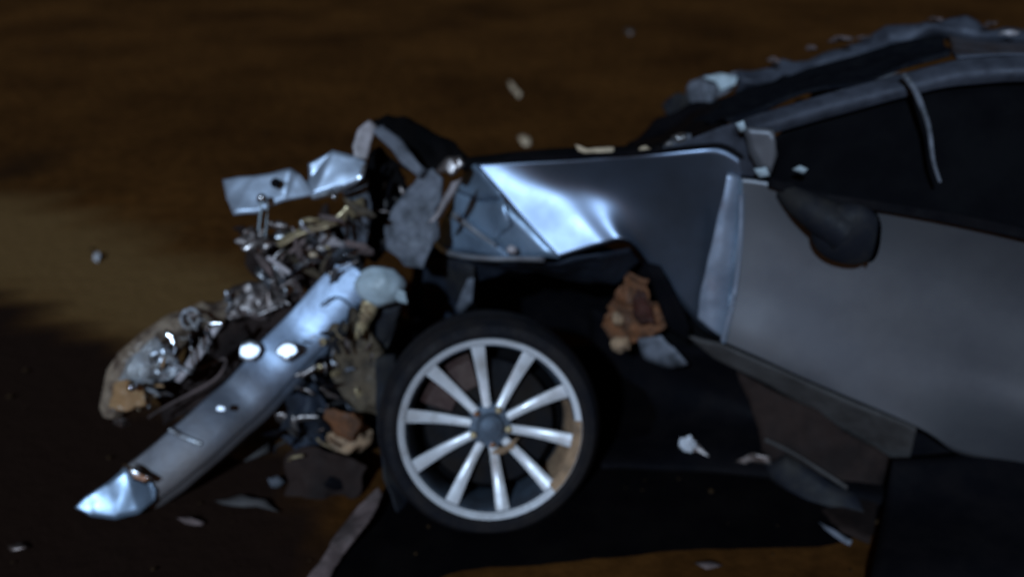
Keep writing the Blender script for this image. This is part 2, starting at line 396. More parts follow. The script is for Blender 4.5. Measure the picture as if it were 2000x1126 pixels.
tube('wheel_arch_lip', [B0, FP(1130, 491, 0, .95), FP(1175, 478, 0, .82), FP(1228, 472, 0, .58), FP(1286, 543, .06, .08), P(1345, 612, .06)], 0.004, 'black_plastic', car, 6, 5)
lump('fastener', P(1000, 487, -.10), .014, .012, .012, 'pink_primer', car, 0.2, seed=3)
patch('lit_edge', [[P(1422, 340, .018), P(1434, 342, .020), P(1452, 352, .026)],
                       [P(1398, 440, -.012), P(1416, 445, -.012), P(1444, 452, .006)],
                       [P(1372, 560, -.040), P(1396, 566, -.044), P(1430, 572, -.024)],
                       [P(1362, 622, -.052), P(1388, 642, -.060), P(1415, 660, -.048)]], 'paint_lit', car, 6, 0.004, 0.004, 14)  # lightened strip paints the bright band beside the door seam
tube('lit_edge_crease', [P(1448, 380, -.012), P(1446, 470, -.030), P(1436, 560, -.058), P(1424, 620, -.078), P(1412, 664, -.088)], 0.007, 'paint_lit', car, 6, 5)
# ---- dark wheel arch liner
lin = [[P(830, 470, .16), P(930, 480, .12), P(1060, 490, .06), P(1160, 480, .08), P(1260, 520, .14), P(1340, 620, .16)],
       [P(800, 560, .34), P(930, 540, .40), P(1060, 540, .42), P(1160, 560, .40), P(1240, 620, .32), P(1310, 690, .25)],
       [P(790, 700, .52), P(930, 690, .60), P(1060, 690, .62), P(1160, 700, .58), P(1230, 740, .48), P(1300, 760, .38)]]
patch('wheel_arch_liner', lin, 'black_plastic', car, 4, 0.006, 0.01, 7)
torn('inner_panel', [P(842, 505, .03), P(925, 515, -.01), P(930, 600, .05), P(905, 610, .06), P(880, 560, .06), P(850, 580, .07)], 'dark_plastic', car, 0.005, 0.01, 12, 2)
torn('inner_panel', [P(828, 508, .05), P(920, 508, .0), P(1010, 512, -.04), P(1092, 512, -.09), P(1170, 492, -.06), P(1230, 482, .0), P(1250, 510, .06), P(1200, 560, .10), P(1110, 545, .05), P(1000, 530, .05), P(935, 548, .05), P(915, 600, .06), P(870, 650, .08), P(826, 600, .08)], 'blue_liner', car, 0.006, 0.010, 9, 6, 3)
torn('bracket', [P(912, 545, .0), P(926, 540, .0), P(922, 590, .0), P(898, 612, .0), P(890, 600, .0)], 'grey_primer', car, 0.005, 0.004, 12, 3)
# ---- foam and torn lining behind the wheel
torn('torn_lining', [P(1196, 590, .10), P(1232, 535, .06), P(1258, 545, .05), P(1300, 640, .05), P(1268, 668, .05), P(1200, 672, .07), P(1188, 640, .09)], 'orange_foam', car, 0.008, 0.022, 18, 5, 4, True, 30)
torn('torn_lining', [P(1238, 565, .025), P(1256, 566, .02), P(1284, 634, .02), P(1250, 632, .02), P(1236, 610, .025)], 'red_inner', car, 0.006, 0.012, 18, 6, 3)
lump('mud_clod', P(1212, 672, .03), .028, .02, .022, 'mud_and_warm_light', car, 0.4, 3, 2)
lump('mud_clod', P(1206, 622, .035), .016, .014, .02, 'mud_and_warm_light', car, 0.4, 3, 4)
torn('torn_lining', [P(1240, 664, .03), P(1290, 655, .02), P(1345, 712, .02), P(1310, 722, .02), P(1258, 700, .03)], 'grey_primer', car, 0.006, 0.01, 14, 8)
torn('arch_edge', [P(1255, 510, .04), P(1290, 520, .03), P(1350, 640, .05), P(1345, 668, .06), P(1305, 640, .05)], 'black_plastic', car, 0.008, 0.006, 10, 2)

# ---- cowl panel and pillar foot
cw = [[P(1290, 292, .055), P(1360, 268, .045), P(1440, 238, .03), P(1462, 255, .02)],
      [P(1300, 305, .05), P(1370, 300, .045), P(1440, 296, .03), P(1476, 302, .02)],
      [P(1350, 300, .05), P(1400, 310, .05), P(1446, 342, .025), P(1490, 345, .01)]]
patch('cowl_panel', cw, 'paint_shaded', car, 5, 0.004, 0.004, 10)
torn('pillar_foot', [P(1450, 248, -.01), P(1512, 252, -.01), P(1516, 300, -.01), P(1500, 342, -.02), P(1486, 338, -.02), P(1462, 300, -.015)], 'paint', car, 0.012, 0.006, 12, 3)
torn('glass_chip', [P(1474, 328, -.035), P(1496, 326, -.035), P(1503, 342, -.035), P(1484, 345, -.035)], 'pale_plastic', car, 0.006, 0.004, 30, 3, 1)
torn('glass_chip', [P(1436, 240, -.02), P(1452, 236, -.02), P(1458, 252, -.02), P(1446, 258, -.02)], 'pale_plastic', car, 0.006, 0.004, 30, 4, 1)
# ---- door
dr = [[P(1446, 348, .0), P(1500, 356, .0), P(1600, 384, -.005), P(1750, 408, -.01), P(1900, 434, -.015), P(2060, 470, -.02), P(2230, 510, -.02)],
      [P(1440, 430, -.005), P(1500, 445, .008), P(1600, 470, .020), P(1750, 505, .028), P(1900, 545, .034), P(2060, 600, .04), P(2230, 660, .04)],
      [P(1430, 540, -.03), P(1500, 565, -.018), P(1600, 600, -.004), P(1750, 650, .012), P(1900, 700, .026), P(2060, 750, .035), P(2230, 810, .04)],
      [P(1420, 630, -.062), P(1490, 660, -.058), P(1590, 710, -.045), P(1760, 770, -.018), P(1900, 795, .015), P(2060, 835, .03), P(2230, 900, .04)],
      [P(1413, 667, -.072), P(1480, 697, -.070), P(1570, 738, -.055), P(1792, 832, -.020), P(1880, 885, .07), P(2030, 915, .12), P(2230, 985, .13)]]
door = patch('front_door', dr, 'paint', car, 6, 0.006, 0.003, 4)
tube('door_edge', [P(1447, 350, .0), P(1444, 400, -.003), P(1438, 470, -.012), P(1429, 560, -.036), P(1420, 640, -.068), P(1413, 668, -.077)], 0.006, 'paint_bare', car, 6, 5)
patch('belt_moulding', [[P(1500, 346, -.004), P(1600, 374, -.010), P(1750, 398, -.016), P(1900, 424, -.022), P(2060, 458, -.028), P(2230, 498, -.028)],
                        [P(1500, 366, -.012), P(1600, 394, -.018), P(1750, 418, -.024), P(1900, 446, -.030), P(2060, 482, -.036), P(2230, 522, -.036)]], 'black_plastic', car, 4, 0.008)
torn('sill_inner', [P(1740, 835, .11), P(1900, 860, .16), P(2100, 900, .18), P(2100, 990, .10), P(1900, 965, .08), P(1745, 950, .08)], 'black_plastic', car, 0.006, 0.004, 8, 3, 2)
# rear door and quarter beyond the frame
def ext(px, py, off, s): return P(px, py, off)+SDIR*s
for nm, s0, s1 in (('rear_door', 0.012, 0.85), ('rear_quarter_panel', 0.862, 1.75)):
    rows = []
    for r_ in dr:
        e = r_[-1]
        rows.append([e+SDIR*(s0+(s1-s0)*k/3)+Vector((0, 0, .01*k)) for k in range(4)])
    patch(nm, rows, 'paint', car, 4, 0.006, 0.002, 4)
# ---- sill, skirt and added shade plate
torn('sill', [P(1345, 655, .05), P(1412, 670, .045), P(1570, 742, .045), P(1790, 834, .035), P(1772, 905, .09), P(1735, 895, .09), P(1640, 832, .085), P(1500, 748, .07), P(1400, 700, .06)],
     'trim_brown', car, 0.012, 0.004, 8, 2, 3)
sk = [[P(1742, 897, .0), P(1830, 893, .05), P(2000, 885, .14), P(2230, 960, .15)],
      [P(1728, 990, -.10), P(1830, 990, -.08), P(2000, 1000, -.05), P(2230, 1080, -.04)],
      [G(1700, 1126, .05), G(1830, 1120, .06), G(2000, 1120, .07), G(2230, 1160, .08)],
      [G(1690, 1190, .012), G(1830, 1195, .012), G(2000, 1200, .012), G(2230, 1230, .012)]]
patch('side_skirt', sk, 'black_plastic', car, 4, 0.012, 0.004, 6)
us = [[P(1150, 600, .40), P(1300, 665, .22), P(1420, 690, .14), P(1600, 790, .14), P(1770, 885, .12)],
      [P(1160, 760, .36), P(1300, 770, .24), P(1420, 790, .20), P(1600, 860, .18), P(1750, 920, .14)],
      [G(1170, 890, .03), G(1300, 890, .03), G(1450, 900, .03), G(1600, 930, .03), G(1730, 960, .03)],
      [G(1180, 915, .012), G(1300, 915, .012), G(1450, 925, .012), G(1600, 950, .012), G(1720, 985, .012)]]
patch('shade_plate', us, 'black_plastic', car, 5, 0.006, 0.012, 7)  # black plate added to block the light and darken the space underneath
torn('torn_undertray', [P(1440, 722, .055), P(1600, 803, .055), P(1738, 893, .055), P(1722, 960, .0), G(1700, 1060, .03), G(1640, 1040, .03), P(1570, 960, -.03), P(1490, 880, .0)], 'brown_tray', car, 0.008, 0.010, 9, 4, 3)
# pale things caught under the sill
torn('torn_bracket', [P(1322, 905, -.03), P(1330, 858, -.02), P(1348, 848, -.02), P(1364, 866, -.02), P(1412, 922, -.05), P(1370, 920, -.04)], 'dull_steel', car, 0.008, 0.006, 18, 2)
lump('plastic_cap', P(1344, 868, -.03), .020, .010, .026, 'white_plastic', car, 0.7, 3, 2, (0, R(-25), 0), 3, 30)
torn('torn_strip', [P(1428, 905, -.03), P(1470, 880, -.02), P(1505, 888, -.02), P(1504, 905, -.03), P(1465, 900, -.03), P(1446, 912, -.03)], 'dull_steel', car, 0.005, 0.006, 18, 3)
tube('trim_rod', [P(1495, 858, .0), P(1545, 882, -.02), P(1600, 916, -.05), P(1655, 952, -.08)], 0.006, 'trim_brown', car, 6, 4)
torn('hanging_cover', [P(1480, 915, -.03), P(1530, 890, -.02), P(1660, 960, -.08), P(1690, 1000, -.12), P(1600, 1000, -.12), P(1530, 950, -.07)], 'dark_plastic', car, 0.006, 0.012, 10, 4)
torn('torn_strip', [G(1594, 1016, .03), G(1622, 1030, .035), G(1664, 1056, .03), G(1658, 1064, .02), G(1628, 1046, .025)], 'grey_primer', car, 0.004, 0.004, 25, 2, 2)

# ---- mirror
mr = lump('door_mirror', P(1654, 456, -.045), .080, .034, .076, 'dark_plastic', car, 0.10, 1.3, 1, (0, R(28), R(-20)), 4)
mg = lathe('mirror_glass', [(0.0, 0.0), (.055, 0.0), (.06, -.004)], 'glass_tint', mr, 24, Matrix.Translation(P(1654, 456, -.045)+SDIR*.060) @ Vector((0.9, -0.1, 0.0)).to_track_quat('Z', 'Y').to_matrix().to_4x4())
mg.matrix_parent_inverse = Matrix.Translation(-ROOT_LOC['wrecked_car']) @ Matrix.Identity(4)
mg.matrix_parent_inverse = Matrix.Identity(4)
tube('mirror_arm', [P(1530, 372, .02), P(1560, 395, -.02), P(1600, 420, -.035), P(1650, 452, -.040)], 0.03, 'dark_plastic', car, 10, 4, (0.024, 0.054))
# ---- pillars, screen, roof
def pil(u0, u1, l0, l1, o0, o1): pass
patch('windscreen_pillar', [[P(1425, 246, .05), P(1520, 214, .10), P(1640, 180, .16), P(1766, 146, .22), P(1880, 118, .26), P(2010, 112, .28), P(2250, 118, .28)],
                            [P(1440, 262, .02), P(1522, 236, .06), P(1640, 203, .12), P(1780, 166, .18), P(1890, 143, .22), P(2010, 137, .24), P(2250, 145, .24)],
                            [P(1470, 272, .03), P(1526, 254, .07), P(1640, 222, .13), P(1800, 178, .19), P(1900, 162, .23), P(2010, 158, .25), P(2250, 168, .25)]], 'paint_shaded', car, 5, 0.012, 0.003, 8)
patch('windscreen', [[P(1425, 240, .06), P(1520, 206, .11), P(1640, 172, .17), P(1766, 138, .23), P(1860, 112, .26)],
                     [P(1370, 240, .40), P(1480, 190, .45), P(1620, 150, .48), P(1750, 112, .50), P(1850, 90, .52)],
                     [P(1330, 225, .78), P(1450, 175, .80), P(1600, 128, .82), P(1730, 92, .84), P(1840, 72, .85)]], 'crazed_glass', car, 5, 0.006, 0.02, 7)
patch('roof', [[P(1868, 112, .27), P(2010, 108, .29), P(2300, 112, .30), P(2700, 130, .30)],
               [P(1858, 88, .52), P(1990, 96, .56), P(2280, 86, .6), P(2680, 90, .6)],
               [P(1850, 66, .86), P(1980, 84, .9), P(2260, 62, .9), P(2660, 60, .9)]], 'paint_shaded', car, 5, 0.008, 0.012, 6)
far = [[P(1438, 150, .84), P(1550, 118, .86), P(1662, 90, .88), P(1772, 50, .90), P(1865, 40, .92), P(1960, 58, .94), P(2080, 60, .95)],
       [P(1440, 168, .80), P(1552, 136, .82), P(1664, 108, .84), P(1772, 72, .86), P(1868, 58, .88), P(1962, 74, .90), P(2080, 76, .91)],
       [P(1436, 186, .82), P(1552, 154, .84), P(1664, 126, .86), P(1772, 90, .88), P(1870, 78, .9), P(1962, 92, .92), P(2080, 94, .93)]]
patch('far_roof_rail', far, 'paint_shaded', car, 5, 0.010, 0.03, 13, 3, angle=30)
# crumpled pale metal at the foot of the far pillar
torn('crumpled_wing', [P(1338, 190, .84), P(1352, 158, .82), P(1378, 146, .80), P(1412, 150, .80), P(1440, 146, .80), P(1436, 172, .78), P(1408, 186, .76), P(1378, 212, .76), P(1350, 214, .8)], 'grey_primer', car, 0.006, 0.014, 12, 2, 2, True, 18)
torn('crumpled_wing', [P(1290, 205, .84), P(1320, 180, .84), P(1345, 185, .82), P(1352, 214, .8), P(1310, 232, .82)], 'dark_plastic', car, 0.006, 0.014, 12, 4, 2, True, 20)
torn('crumpled_wing', [P(1372, 150, .775), P(1400, 146, .775), P(1440, 148, .775), P(1434, 166, .76), P(1408, 178, .75), P(1398, 160, .76)], 'pale_plastic', car, 0.004, 0.008, 16, 7, 2, True, 18)
torn('scuttle_panel', [P(1215, 300, .5), P(1290, 230, .7), P(1345, 212, .78), P(1400, 200, .74), P(1420, 245, .10), P(1290, 296, .12)], 'black_plastic', car, 0.006, 0.02, 8, 2, 3)
for i, (x, y, w, h, o_) in enumerate(((1640, 78, 26, 14, .80), (1512, 118, 14, 14, .80), (1970, 66, 22, 8, .84), (1690, 72, 18, 6, .84), (1585, 96, 12, 8, .82), (1930, 50, 14, 7, .86), (1830, 40, 16, 4, .86))):
    torn('trim_fragment', [P(x-w, y+h*.3, o_), P(x-w*.3, y-h*.6, o_-.01), P(x+w, y-h*.3, o_), P(x+w*.8, y+h*.4, o_-.01), P(x, y+h*.5, o_)], 'torn_pink' if i != 2 else 'pink_primer', car, 0.004, 0.012, 24, i*3.0, 2)
# small bits along the cowl
torn('trim_fragment', [P(1122, 282, .06), P(1150, 290, .05), P(1200, 288, .05), P(1198, 300, .04), P(1150, 299, .04), P(1128, 296, .05)], 'shard_tan', car, 0.006, 0.004, 25, 1, 2)
for (x, y, r_) in ((1258, 294, .012), (1283, 297, .010), (1330, 270, .016), (1310, 280, .010)):
    lump('trim_fragment', P(x, y, .06), r_*1.3, r_, r_*.8, 'shard_tan' if x < 1300 else 'steel', car, 0.5, 3, x*.1)
torn('cowl_edge', [P(1290, 290, .07), P(1318, 266, .07), P(1352, 262, .06), P(1350, 272, .05), P(1325, 280, .05)], 'grey_primer', car, 0.006, 0.006, 25, 1, 2)
# ---- cabin: near black through the broken side window
def carbox(name, s0, s1, n0, n1, z0, z1, m, bev=0.02, e=0.0):
    bm = bmesh.new(); c = C((s0+s1)/2, (n0+n1)/2, (z0+z1)/2)
    add_box(bm, rotm(c, (0, e, math.atan2(SDIR.y, SDIR.x))), s1-s0, n1-n0, z1-z0, bev)
    return bm_obj(name, bm, m, car, True, 40)
carbox('floor_pan', 0.0, 2.9, 0.16, 1.55, 0.22, 0.28, 'cabin', 0.01)
carbox('dashboard', 0.02, 0.30, 0.14, 1.35, 0.46, 0.78, 'cabin', 0.05)
carbox('far_door', 0.1, 2.9, 1.48, 1.56, 0.24, 0.80, 'paint', 0.03)
carbox('seat_base', 0.62, 1.15, 0.22, 0.70, 0.28, 0.48, 'cabin', 0.06)
carbox('seat_back', 1.08, 1.24, 0.22, 0.70, 0.40, 0.98, 'cabin', 0.06, R(12))
carbox('seat_base', 0.62, 1.15, 0.86, 1.34, 0.28, 0.46, 'cabin', 0.06)
carbox('seat_back', 1.08, 1.24, 0.86, 1.34, 0.40, 0.92, 'cabin', 0.06, R(12))
lathe('steering_wheel', [(.17+.014*math.cos(a*math.pi/4), .014*math.sin(a*math.pi/4)) for a in range(8)], 'cabin', car, 32,
      Matrix.Translation(C(0.45, 0.46, 0.76)) @ (SDIR*0.8+Vector((0, 0, .5))).to_track_quat('Z', 'Y').to_matrix().to_4x4(), closed_prof=True)
patch('side_window', [[P(1500, 300, .05), P(1530, 256, .09), P(1640, 224, .15), P(1800, 180, .21), P(1900, 164, .25), P(2010, 160, .27), P(2230, 170, .27)],
                      [P(1505, 345, .05), P(1530, 330, .08), P(1640, 310, .11), P(1800, 300, .14), P(1900, 300, .16), P(2010, 310, .17), P(2230, 340, .17)],
                      [P(1510, 362, .04), P(1540, 368, .045), P(1640, 392, .055), P(1800, 418, .06), P(1900, 434, .065), P(2010, 458, .07), P(2230, 510, .07)]], 'glass_tint', car, 4, 0.005)
e0, e1, e2 = P(2230, 170, .27), P(2230, 340, .17), P(2230, 510, .03)
patch('centre_pillar', [[e0+SDIR*.0, e0+SDIR*.09], [e1, e1+SDIR*.09], [e2, e2+SDIR*.09]], 'paint_shaded', car, 4, 0.02)
patch('rear_window', [[e0+SDIR*k for k in (.10, .4, .7, .95)], [e1+SDIR*k for k in (.10, .4, .75, 1.05)], [e2+SDIR*k+NDIR*.03 for k in (.10, .45, .8, 1.15)]], 'glass_tint', car, 4, 0.005)
r0, r1, r2 = P(2250, 118, .28), P(2250, 145, .24), P(2250, 168, .25)
patch('roof_rail', [[r_+SDIR*k+Vector((0, 0, -.10*max(0, k-.6)**2)) for k in (-.02, .3, .6, .9, 1.2)] for r_ in (r0, r1, r2)], 'paint_shaded', car, 4, 0.012)
patch('rear_pillar', [[e0+SDIR*.97, e0+SDIR*1.25+Vector((0, 0, -.04))], [e1+SDIR*1.07, e1+SDIR*1.45], [e2+SDIR*1.17, e2+SDIR*1.75]], 'paint', car, 4, 0.012)
tube('hanging_seal', [P(1764, 146, .16), P(1784, 172, .14), P(1803, 215, .10), P(1815, 255, .08), P(1823, 315, .05), P(1836, 356, .03)], 0.005, 'grey_primer', car, 8, 5, (0.009, 0.004))
torn('glass_chip', [P(1548, 330, -.0), P(1562, 323, -.0), P(1578, 330, -.0), P(1570, 338, -.0)], 'pale_plastic', car, 0.006, 0.003, 25, 4, 1)

# ---- front wheel, leaning on its broken suspension
wc = Vector((0, 0, CAM_H))+ray(958, 838).normalized()*2.28
tocam = (Vector((0, 0, CAM_H))-wc).normalized()
wn_ = (tocam+Vector((0.03, 0, -0.27))).normalized()
wy = (Vector((0, 0, 1))-wn_*wn_.z).normalized(); wx = wy.cross(wn_)
WM = Matrix(((wx.x, wy.x, wn_.x, wc.x), (wx.y, wy.y, wn_.y, wc.y), (wx.z, wy.z, wn_.z, wc.z), (0, 0, 0, 1)))
RR = 0.229
tyre = lathe('tyre', [(RR-.012, -.02), (RR+.004, .004), (RR+.018, .012), (RR+.036, .008), (RR+.050, -.012), (RR+.057, -.035), (RR+.058, -.065), (RR+.053, -.067), (RR+.053, -.074),
                      (RR+.059, -.076), (RR+.060, -.105), (RR+.054, -.107), (RR+.054, -.114), (RR+.060, -.116), (RR+.059, -.145), (RR+.053, -.147), (RR+.053, -.154),
                      (RR+.058, -.156), (RR+.055, -.19), (RR+.045, -.21), (RR+.02, -.225), (RR-.012, -.215)], 'rubber', None, 96, WM, angle=30)
wheel = tyre
tyre.name = 'front_wheel'
tyre.parent = car; tyre.matrix_parent_inverse = Matrix.Translation(-ROOT_LOC['wrecked_car'])
def wpart(name, o):
    return o
lathe('rim', [(RR-.006, .006), (RR+.003, .012), (RR+.006, .004), (RR+.002, -.008), (RR-.009, -.010), (RR-.012, -.002)], 'alloy', wheel, 96, WM, closed_prof=True, angle=45)
lathe('rim_barrel', [(RR-.009, -.011), (RR-.016, -.03), (RR-.022, -.09), (RR-.02, -.20), (RR-.008, -.21), (RR-.012, -.205), (RR-.024, -.195), (RR-.028, -.09), (RR-.021, -.03), (RR-.015, -.008)],
      'alloy_dark', wheel, 96, WM, closed_prof=True, angle=45)
# ten spokes
def spoke(ang):
    bm = bmesh.new(); secs = []
    for k in range(9):
        t = k/8; r = 0.050+(RR-.014-0.050)*t
        w = 0.0110+0.0070*t**1.6; top = -0.034+0.030*t-0.014*math.sin(math.pi*t); th = 0.026
        secs.append([(r, -w, top-.004), (r, -w*.55, top), (r, w*.55, top), (r, w, top-.004), (r, w*.8, top-th), (r, -w*.8, top-th)])
    M = WM @ Matrix.Rotation(ang, 4, 'Z')
    V = [[bm.verts.new(M @ Vector(p)) for p in s] for s in secs]
    for a, b in zip(V, V[1:]):
        for j in range(6): bm.faces.new((a[j], b[j], b[(j+1) % 6], a[(j+1) % 6]))
    bm.faces.new(V[0]); bm.faces.new(V[-1])
    return bm_obj('spoke', bm, 'alloy', wheel, True, 40)
for k in range(10): spoke(R(97+36*k))
lathe('hub', [(0.0, -.018), (.030, -.018), (.034, -.024), (.036, -.034), (.054, -.036), (.060, -.046), (.058, -.085), (0, -.09)], 'alloy_dark', wheel, 40, WM)
lathe('centre_cap', [(0.0, -.012), (.020, -.0125), (.025, -.015), (.027, -.022)], 'alloy_dark', wheel, 32, WM)
for k in range(5):
    a = R(61+72*k); lathe('lug_nut', [(0, -.022), (.008, -.023), (.010, -.028), (.010, -.045)], 'chrome' if k % 2 else 'gold_metal', wheel, 6,
                          WM @ Matrix.Translation((.048*math.cos(a), .048*math.sin(a), 0)))
lathe('brake_disc', [(.06, -.075), (.165, -.078), (.168, -.082), (.168, -.098), (.06, -.10)], 'brake', wheel, 48, WM)
lathe('brake_caliper', [(.105, -.062), (.175, -.060), (.19, -.075), (.19, -.115), (.105, -.115)], 'caliper', wheel, 10, WM, R(105), R(160), True)
lathe('hub_carrier', [(0.0, -.10), (.15, -.11), (.20, -.14), (.20, -.18), (0, -.19)], 'cabin', wheel, 32, WM)
lathe('warm_tint_patch', [(RR-.0165, -.006), (RR-.0225, -.03), (RR-.0295, -.09), (RR-.027, -.13)], 'mud_and_warm_light', wheel, 20, WM, R(-48), R(18))  # tan patches paint warm light onto the rim's lower right
lathe('warm_tint_patch', [(RR+.0065, .006), (RR+.001, .0135), (RR-.006, .0095), (RR-.019, -.004)], 'mud_and_warm_light', wheel, 14, WM, R(-46), R(4))
torn('warm_tint_patch', [WM @ Vector(v) for v in ((.04, -.05, -.03), (.07, -.035, -.035), (.06, -.06, -.035), (.03, -.075, -.03), (.0, -.07, -.03), (.02, -.05, -.028))], 'mud_and_warm_light', wheel, 0.004, 0.006, 40, 2, 2)

def shards(root, zone, count, Y, mats, seed, names=('torn_sheet', 'broken_bracket', 'bent_strip'), smin=.010, smax=.030):
    q = random.Random(seed)
    x0, y0, x1, y1, x2, y2, x3, y3 = zone
    for i in range(count):
        u, v = q.random(), q.random()
        px = (x0*(1-u)+x1*u)*(1-v)+(x3*(1-u)+x2*u)*v; py = (y0*(1-u)+y1*u)*(1-v)+(y3*(1-u)+y2*u)*v
        c = U(px, py, Y+q.uniform(-.03, .02)); a = q.uniform(0, 6.28); L = q.uniform(smin, smax)*1.5; W = L*q.uniform(.12, .34)
        ex = Vector((math.cos(a), q.uniform(-.5, .5), math.sin(a))).normalized(); ey = ex.cross(Vector((q.uniform(-.4, .4), -1, q.uniform(-.1, .8)))).normalized()
        o6 = [(-1, -.4), (-.2, -1), (.7, -.7), (1, .2), (.3, .5), (-.1, 1), (-.8, .6)]
        torn(q.choice(names), [c+ex*L*(k[0]+q.uniform(-.25, .25))+ey*W*(k[1]+q.uniform(-.3, .3)) for k in o6], q.choice(mats), root, .002, .003, 30, i*1.3+seed, 1, True, 20)
# ---- what is left of the engine bay
torn('radiator_support', [U(436, 351, 2.26), U(500, 342, 2.25), U(566, 330, 2.24), U(580, 340, 2.24), U(592, 358, 2.24), U(604, 352, 2.25), U(602, 321, 2.27), U(652, 294, 2.28), U(690, 303, 2.27), U(715, 317, 2.26),
                          U(710, 348, 2.23), U(670, 366, 2.22), U(610, 380, 2.21), U(557, 393, 2.19), U(503, 416, 2.18), U(458, 420, 2.18), U(443, 389, 2.22)], 'beam_metal', car, 0.008, 0.004, 12, 2, 3, True, 35)
lathe('bolt_hole', [(0.0, .004), (.010, .004), (.013, .001), (.013, -.004)], 'black_plastic', car, 16, Matrix.Translation(U(538, 357, 2.195)) @ (Vector((-.1, -.9, .5))).to_track_quat('Z', 'Y').to_matrix().to_4x4())
lump('bolt_head', U(512, 388, 2.16), .014, .012, .014, 'chrome', car, 0.1, 2, 1)
lump('bolt_head', U(652, 384, 2.19), .010, .010, .009, 'chrome', car, 0.1, 2, 4)
tube('support_edge', [U(610, 386, 2.2), U(660, 372, 2.2), U(700, 350, 2.2), U(712, 322, 2.22)], 0.007, 'steel', car, 6, 5)
torn('lower_brace', [U(538, 470, 2.2), U(600, 440, 2.2), U(650, 424, 2.2), U(690, 395, 2.22), U(712, 385, 2.24), U(712, 415, 2.24), U(690, 428, 2.22), U(640, 446, 2.18), U(590, 458, 2.18), U(545, 482, 2.18)], 'gold_metal', car, 0.008, 0.006, 16, 3, 2)
torn('side_brace', [U(668, 366, 2.25), U(715, 345, 2.27), U(722, 420, 2.27), U(712, 500, 2.25), U(690, 500, 2.23), U(668, 440, 2.23), U(690, 400, 2.24)], 'grey_primer', car, 0.008, 0.012, 12, 4, 3)
lump('crushed_lamp_mount', U(503, 470, 2.18), .042, .03, .035, 'dull_steel', car, 0.6, 3, 3, sub=4, sharp=25)
tube('hanging_wire', [U(512, 390, 2.15), U(509, 415, 2.15), U(505, 450, 2.16)], 0.003, 'pale_plastic', car, 6, 4)
tube('hanging_wire', [U(522, 395, 2.15), U(521, 430, 2.14), U(518, 462, 2.15)], 0.002, 'pale_plastic', car, 6, 4)
tube('torn_stay', [U(524, 503, 2.14), U(545, 517, 2.12), U(567, 534, 2.10)], 0.007, 'pink_primer', car, 6, 3)
# hinge: two pressed strips meeting in a peak
def strip(name, pts, w, m, th=0.006, side=Vector((1, 0, 0)), amp=0.003, seed=1.0):
    ps = spline(pts, 5); rows = []
    a = [p-side*w/2 for p in ps]; b = [p+side*w/2 for p in ps]; c = [p+Vector((0, -.008, 0)) for p in ps]
    bm = bmesh.new(); V = []
    for p, q, s in zip(a, c, b): V.append([bm.verts.new(v+wob(v, amp, 20, seed)) for v in (p, q, s)])
    for u, v in zip(V, V[1:]):
        for j in range(2): bm.faces.new((u[j], v[j], v[j+1], u[j+1]))
    o = bm_obj(name, bm, m, car, True, 40); solid(o, th); return o
torn('bonnet_hinge', [U(690, 312, 2.28), U(686, 284, 2.29), U(700, 252, 2.32), U(720, 234, 2.34), U(736, 246, 2.34), U(722, 276, 2.31), U(716, 314, 2.28)], 'pink_primer', car, 0.008, 0.006, 16, 2, 2, True, 30)
torn('bonnet_hinge', [U(726, 254, 2.33), U(744, 244, 2.34), U(776, 266, 2.34), U(802, 298, 2.32), U(834, 334, 2.30), U(818, 348, 2.29), U(786, 320, 2.30), U(754, 282, 2.32)], 'grey_primer', car, 0.008, 0.006, 16, 4, 2, True, 30)
torn('bonnet_liner', [U(728, 236, 2.46), U(752, 222, 2.50), U(800, 236, 2.52), U(850, 258, 2.52), U(890, 292, 2.50), U(915, 312, 2.46), U(880, 330, 2.42), U(830, 340, 2.40), U(790, 310, 2.42), U(750, 270, 2.44)], 'cabin', car, 0.02, 0.015, 10, 3, 3)
torn('strut_tower', [U(742, 448, 2.28), U(775, 390, 2.30), U(820, 340, 2.32), U(850, 330, 2.32), U(870, 345, 2.30), U(850, 410, 2.27), U(856, 455, 2.25), U(840, 490, 2.22), U(822, 520, 2.20), U(790, 515, 2.22), U(760, 490, 2.24)], 'grey_primer', car, 0.01, 0.014, 12, 5, 3)
torn('engine_shroud', [U(712, 330, 2.42), U(735, 285, 2.42), U(790, 345, 2.40), U(800, 400, 2.38), U(770, 460, 2.36), U(740, 520, 2.32), U(715, 500, 2.34)], 'cabin', car, 0.02, 0.02, 12, 4, 3)
torn('twisted_tab', [U(850, 332, 2.26), U(872, 312, 2.26), U(900, 304, 2.25), U(910, 318, 2.24), U(890, 332, 2.23), U(880, 345, 2.23)], 'dull_steel', car, 0.008, 0.01, 22, 4, 2)
strip('inner_wing_edge', [U(893, 352, 2.20), U(876, 385, 2.18), U(862, 410, 2.17), U(846, 430, 2.17)], .034, 'pink_primer', side=Vector((.85, 0, .45)))
# pale washer bottle
bm = bmesh.new(); bmesh.ops.create_uvsphere(bm, u_segments=32, v_segments=20, radius=1.0)
wb = U(742, 560, 2.10)
for v in bm.verts:
    q = v.co.copy()
    if q.z < -0.1: q.z = -0.1+(q.z+0.1)*0.9; q.x *= 0.96; q.y *= .96
    v.co = wb+Vector((q.x*.067, q.y*.05, q.z*.056))+wob(q, .006, 2.2, 3)
bottle = bm_obj('washer_bottle', bm, 'pale_plastic', car, True)
torn('bottle_skirt', [U(765, 560, 2.07), U(792, 568, 2.07), U(796, 592, 2.07), U(778, 588, 2.07)], 'pale_plastic', car, 0.006, 0.004, 12, 4, 2)
torn('bottle_bracket', [U(705, 585, 2.09), U(740, 590, 2.08), U(730, 620, 2.08), U(712, 660, 2.07), U(694, 660, 2.07), U(700, 620, 2.08)], 'gold_metal', car, 0.008, 0.008, 20, 4, 2)
